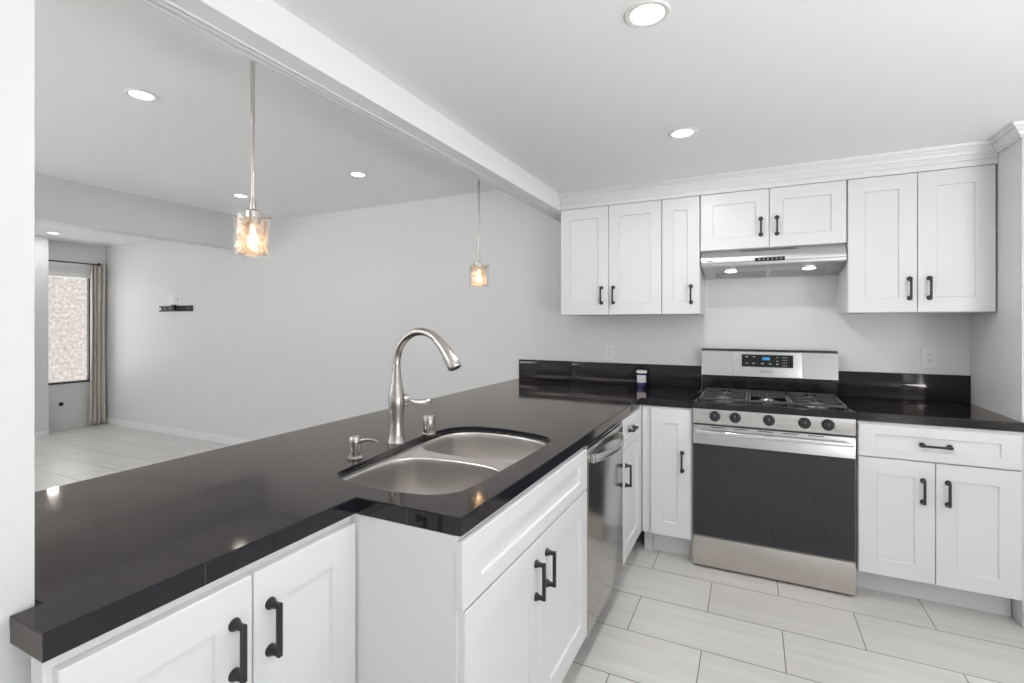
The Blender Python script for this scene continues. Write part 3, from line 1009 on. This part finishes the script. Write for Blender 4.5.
# ------------------------------------------------------------------ range hood
h = thing('range_hood', 'slim stainless steel under-cabinet range hood above the gas range', 'range hood', (0.3885, 0, 1.64))
hx = 0.3685
hz = 1.64
MB().extrude([(-0.003, 1.789 - hz), (-0.322, 1.789 - hz), (-0.352, 1.747 - hz), (-0.354, 1.700 - hz), (-0.350, 1.692 - hz), (-0.335, 1.694 - hz),
              (-0.04, 1.648 - hz), (-0.003, 1.644 - hz)], -hx, hx, 'x').build('body', steel, h)
uy = lambda y: 1.694 - hz + (y + 0.335) * (-0.046 / 0.295)
ang = math.atan2(-0.046, 0.295)
for x in (-0.207, 0.207):
    L = MB().lathe([(0.0, -0.003), (0.030, -0.003), (0.034, -0.0015), (0.034, 0.0)], (0, 0, 0), 'z', 28).build('lamp', hood_lens, h)
    L.matrix_local = Matrix.Translation((x, -0.215, uy(-0.215) - 0.0005)) @ Matrix.Rotation(ang, 4, 'X')
    rg = MB().lathe([(0.035, -0.0005), (0.036, -0.004), (0.042, -0.003), (0.043, 0.0)], (0, 0, 0), 'z', 28, False).build('lamp_ring', steel, L)
    l = bpy.data.lights.new('hood_lamp', 'AREA')
    l.shape = 'DISK'
    l.size = 0.06
    l.energy = 0.05
    lo = bpy.data.objects.new('hood_lamp', l)
    COL.objects.link(lo)
    lo.parent = h
    lo.location = (x, -0.215, uy(-0.215) - 0.008)
ft = MB()
for sx in (-1, 1):
    ft.box(0.012 if sx > 0 else -0.30, 0.30 if sx > 0 else -0.012, -0.165, -0.05, -0.0012, 0.0012)
fo = ft.build('grease_filter', mat('filter_mesh', (0.42, 0.42, 0.42), 0.35, 1.0, bump=0.4, bscale=700), h)
fo.matrix_local = Matrix.Translation((0, -0.12, uy(-0.12) - 0.0015)) @ Matrix.Rotation(ang, 4, 'X') @ Matrix.Translation((0, 0.12, 0))
cpn = MB().box(-0.075, 0.078, -0.3575, -0.352, 1.711 - hz, 1.733 - hz, 0.0022).build('control_strip', black_enamel, h)
for k in range(6):
    MB().box(-0.056 + k * 0.022, -0.048 + k * 0.022, -0.3582, -0.3576, 1.719 - hz, 1.724 - hz).build('button', print_grey, cpn)
for k in range(20):
    x = -0.145 + k * 0.0147
    y, z = -0.330, 1.7785 - hz
    MB().box(x - 0.0055, x + 0.0055, y - 0.0022, y + 0.002, z - 0.002, z + 0.002).build('vent_slot', dark_slot, h)
MB().box(-0.335, -0.30, -0.3549, -0.3536, 1.722 - hz, 1.728 - hz).build('faint_emblem', faint_print, h)

# ------------------------------------------------------------------ little jar on the corner worktop
j = thing('jar', 'small navy blue jar with white label and pale lid by the backsplash', 'jar', (-0.383, -0.112, CT))
MB().lathe([(0.026, 0.0006), (0.0295, 0.003), (0.0300, 0.010), (0.0300, 0.088), (0.027, 0.094), (0.026, 0.098)], (0, 0, 0), 'z', 36).build('glass', jar_blue, j)
lb = MB().lathe([(0.0303, 0.034), (0.0306, 0.035), (0.0306, 0.083), (0.0303, 0.084)], (0, 0, 0), 'z', 36, False).build('paper_label', jar_label, j)
tx = MB()
random.seed(4)
for row in range(5):
    z = 0.074 - row * 0.0078
    for k in range(5):
        a = R(-118 + k * 17 + random.uniform(-3, 3)) + R(18)
        x, y = 0.0308 * math.cos(a), 0.0308 * math.sin(a)
        tx.box(x - 0.0026, x + 0.0026, y - 0.0008, y + 0.0008, z - 0.0014, z + 0.0014)
tx.build('print', jar_print, lb)
MB().lathe([(0.034, 0.0985), (0.0352, 0.100), (0.0352, 0.112), (0.034, 0.1145), (0, 0.115)], (0, 0, 0), 'z', 36).build('lid', jar_lid, j)

# ------------------------------------------------------------------ outlets and plates
def outlet(label, x, z, y=0.0, name='wall_outlet', w=0.072, h=0.116):
    o = thing(name, label, 'outlet', (x, y, z))
    p = MB().box(-w / 2, w / 2, -0.006, -0.0006, -h / 2, h / 2, 0.0018).build('plate', white_plastic, o)
    fc = MB().box(-0.017, 0.017, -0.0078, -0.0061, -0.034, 0.034, 0.0015).build('receptacle', white_plastic, o)
    sl_ = MB()
    for zz in (0.017, -0.017):
        sl_.box(-0.0075, -0.0055, -0.0083, -0.0077, zz - 0.001, zz + 0.008).box(0.0055, 0.0075, -0.0083, -0.0077, zz - 0.001, zz + 0.007)
        sl_.lathe([(0.0024, 0.0), (0.0024, 0.0006)], (0, -0.0077, zz - 0.007), '-y', 12)
    sl_.build('slots', dark_slot, fc)
    return o


outlet('white wall outlet right of the range above the short backsplash', 1.1995, 1.158)
outlet('white wall outlet above the backsplash left of the range', -0.636, 1.147)
outlet('white wall outlet low on the living room wall, nearest the peninsula', -4.586, 0.306, 0.02)
outlet('white wall outlet low on the living room wall, near the curtain', -7.105, 0.481, 0.02)
p = thing('wall_plate', 'white double outlet plate just above the black wall bracket', 'outlet', (-5.97, 0.02, 1.640))
MB().box(-0.115, 0.115, -0.007, -0.0006, -0.062, 0.062, 0.002).build('plate', white_plastic, p)
MB().box(-0.082, -0.036, -0.009, -0.0072, -0.036, 0.036, 0.0015).build('receptacle', white_plastic, p)
MB().lathe([(0.012, 0), (0.010, 0.004), (0, 0.004)], (0.055, -0.0072, 0.0), '-y', 18).build('cable_port', mat('grey_port', (0.35, 0.35, 0.35), 0.5), p)

m_ = thing('wall_bracket', 'black metal screen bracket on the living room wall', 'bracket', (-5.945, 0.02, 1.53))
MB().box(-0.33, 0.325, -0.020, -0.0006, 0.016, 0.034, 0.002).box(-0.33, 0.325, -0.020, -0.0006, -0.034, -0.014, 0.002) \
    .box(-0.31, -0.03, -0.006, -0.0006, -0.0145, 0.0165).box(0.02, 0.325, -0.006, -0.0006, -0.0145, 0.0165).build('rail', black_metal, m_)
MB().box(-0.035, 0.035, -0.05, -0.021, -0.025, 0.045, 0.004).build('arm_mount', black_metal, m_)
for x in (-0.23, -0.12, 0.12, 0.23):
    MB().lathe([(0.008, 0), (0.006, 0.004), (0, 0.005)], (x, -0.0062, 0.001), '-y', 14).build('bolt', chrome, m_)

k_ = MB().lathe([(0.024, 0.0006), (0.026, 0.006), (0.020, 0.014), (0.014, 0.03), (0.012, 0.034), (0.0, 0.036)], (0, 0, 0), 'x', 20).build('cable_grommet', black_metal)
k_.location = (X0, -0.457, 0.333)
tag(k_, 'small round black fitting on the white wall below the far window', 'wall fitting')

# ------------------------------------------------------------------ curtain and rod
cu = thing('curtain', 'beige curtain gathered at the right of the far window', 'curtain', (-7.480, -0.105, 0.02))
t = bmesh.new()
nx, nz = 60, 24
grid = []
for iz in range(nz + 1):
    v = iz / nz
    row = []
    for ix in range(nx + 1):
        u = ix / nx
        pinch = 1.0 - 0.12 * math.sin(PI * min(1, v * 1.1)) + 0.10 * (1 - v)
        y = (u - 0.5) * 0.155 * pinch + 0.006 * math.sin(7 * u + 2 * v) - (0.02 * (1 - v) * (0.5 - u))
        x = 0.028 * math.sin(u * 2 * PI * 3.5 + 0.4 * math.sin(3 * v)) * (0.75 + 0.25 * v)
        row.append(t.verts.new((x, y, 2.125 * v)))
    grid.append(row)
for iz in range(nz):
    for ix in range(nx):
        t.faces.new((grid[iz][ix], grid[iz][ix + 1], grid[iz + 1][ix + 1], grid[iz + 1][ix]))
mb = MB()
mb.merge(t)
co = mb.build('fabric', curtain_mat, cu, ang=80)
so = co.modifiers.new('thick', 'SOLIDIFY')
so.thickness = 0.003
ro = thing('curtain_rod', 'thin dark curtain rod with round end above the far window', 'curtain rod', (-7.422, -0.40, 2.122))
MB().tube([(0, -0.30, 0), (0, 0.265, 0)], 0.0085, 14).build('rod', black_metal, ro)
MB().lathe([(0.0, -0.022), (0.015, -0.016), (0.022, 0.0), (0.015, 0.016), (0.0, 0.022)], (0.055, 0.265, 0.0), 'z', 18).build('finial', black_metal, ro)
MB().box(-0.127, 0.008, -0.245, -0.229, -0.012, 0.012, 0.002).build('bracket', black_metal, ro)

# ------------------------------------------------------------------ pendants
def pendant(y):
    X = -1.30
    p = thing('pendant_light', 'pendant', 'pendant light', (X, y, LC), 0, 'glass pendants over the bar')
    MB().lathe([(0.0, -0.022), (0.03, -0.021), (0.055, -0.012), (0.06, -0.0006)], (0, 0, 0), 'z', 30).build('canopy', nickel, p)
    MB().tube([(0, 0, -0.020), (0, 0, -0.37)], 0.0068, 14).tube([(0, 0, -0.371), (0, 0, -0.655)], 0.0058, 14).lathe(
        [(0.0068, -0.372), (0.008, -0.366), (0.008, -0.360), (0.0068, -0.354)], (0, 0, 0), 'z', 14).build('rod', nickel, p)
    zt = 1.754 - LC
    MB().lathe([(0.0075, zt + 0.045), (0.010, zt + 0.030), (0.010, zt + 0.004), (0.021, zt), (0.0255, zt - 0.005), (0.0255, zt - 0.040), (0.024, zt - 0.052), (0.0, zt - 0.053)],
               (0, 0, 0), 'z', 28).build('socket_cap', nickel, p)
    z1, z0 = 1.736 - LC, 1.592 - LC
    og = MB().lathe([(0.0625, z0), (0.0635, z0 + 0.002), (0.0635, z1 - 0.002), (0.0625, z1), (0.0600, z1 - 0.002), (0.0600, z0 + 0.002), (0.0625, z0)], (0, 0, 0), 'z', 40, False).build('outer_glass', clear_glass, p)
    MB().lathe([(0.0485, z0 + 0.006), (0.049, z0 + 0.008), (0.049, z1 - 0.016), (0.0475, z1 - 0.014), (0.0475, z0 + 0.008), (0.0485, z0 + 0.006)], (0, 0, 0), 'z', 40, False).build('inner_shade', mica_glass, p)
    for k in range(3):
        a = R(20 + 120 * k)
        MB().tube([(0.028 * math.cos(a), 0.028 * math.sin(a), z1 - 0.010), (0.074 * math.cos(a), 0.074 * math.sin(a), z1 - 0.010)], 0.0022, 8).build('shade_pin', nickel, p)
    MB().lathe([(0.0, z0 + 0.030), (0.012, z0 + 0.034), (0.020, z0 + 0.050), (0.017, z0 + 0.066), (0.010, z0 + 0.078), (0.007, zt - 0.054)], (0, 0, 0), 'z', 20).build('bulb', bulb_mat, p)
    return p


p1 = pendant(-2.368)
p1['label'] = 'glass pendant light over the bar, the one nearest the pillar'
l = bpy.data.lights.new('pendant_glow', 'POINT')
l.energy = 0.28
l.color = (1.0, 0.75, 0.48)
l.shadow_soft_size = 0.02
lo = bpy.data.objects.new('pendant_glow', l)
COL.objects.link(lo)
lo.parent = p1
lo.location = (0, 0, 1.625 - LC)
p2 = copy_tree(p1)
p2.location.y = -0.756
p2['label'] = 'glass pendant light over the bar, the one farther back near the wall cabinets'

# ------------------------------------------------------------------ recessed ceiling lights
def downlight(label, x, y, z, power, rad=0.064, lens=0.045):
    d = thing('recessed_light', label, 'ceiling light', (x, y, z), 0, 'round recessed ceiling lights')
    MB().lathe([(rad, -0.0006), (rad, -0.003), (rad - 0.004, -0.006), (lens + 0.003, -0.005), (lens + 0.001, -0.0012)], (0, 0, 0), 'z', 40, False).build('trim_ring', white_plastic, d)
    MB().lathe([(0.0, -0.0032), (lens * 0.9, -0.0032), (lens, -0.0022), (lens, -0.0010)], (0, 0, 0), 'z', 40, False).build('lens', lamp_lens, d)
    l = bpy.data.lights.new('downlight', 'AREA')
    l.shape = 'DISK'
    l.size = lens * 1.9
    l.energy = power
    l.color = (1.0, 0.985, 0.965)
    lo = bpy.data.objects.new('downlight', l)
    COL.objects.link(lo)
    lo.parent = d
    lo.location = (0, 0, -0.0075)
    return d


PK, PL = 5.4, 0.8
downlight('round recessed ceiling light in the kitchen, the one nearer the camera', 0.028, -2.100, KC, PK)
downlight('round recessed ceiling light in the kitchen, the one nearer the wall cabinets', 0.008, -1.130, KC, PK)
downlight('round recessed light in the living room ceiling, nearest the pillar', -2.318, -2.205, LC, PL, lens=0.046)
downlight('round recessed light in the living room ceiling, beside the near pendant', -3.625, -0.780, LC, PL, lens=0.046)
downlight('round recessed light in the living room ceiling, between the two pendants', -2.290, -0.800, LC, PL, lens=0.046)
downlight('round recessed light in the lower ceiling by the far window', -6.92, -0.775, FC, 2.0, lens=0.046)
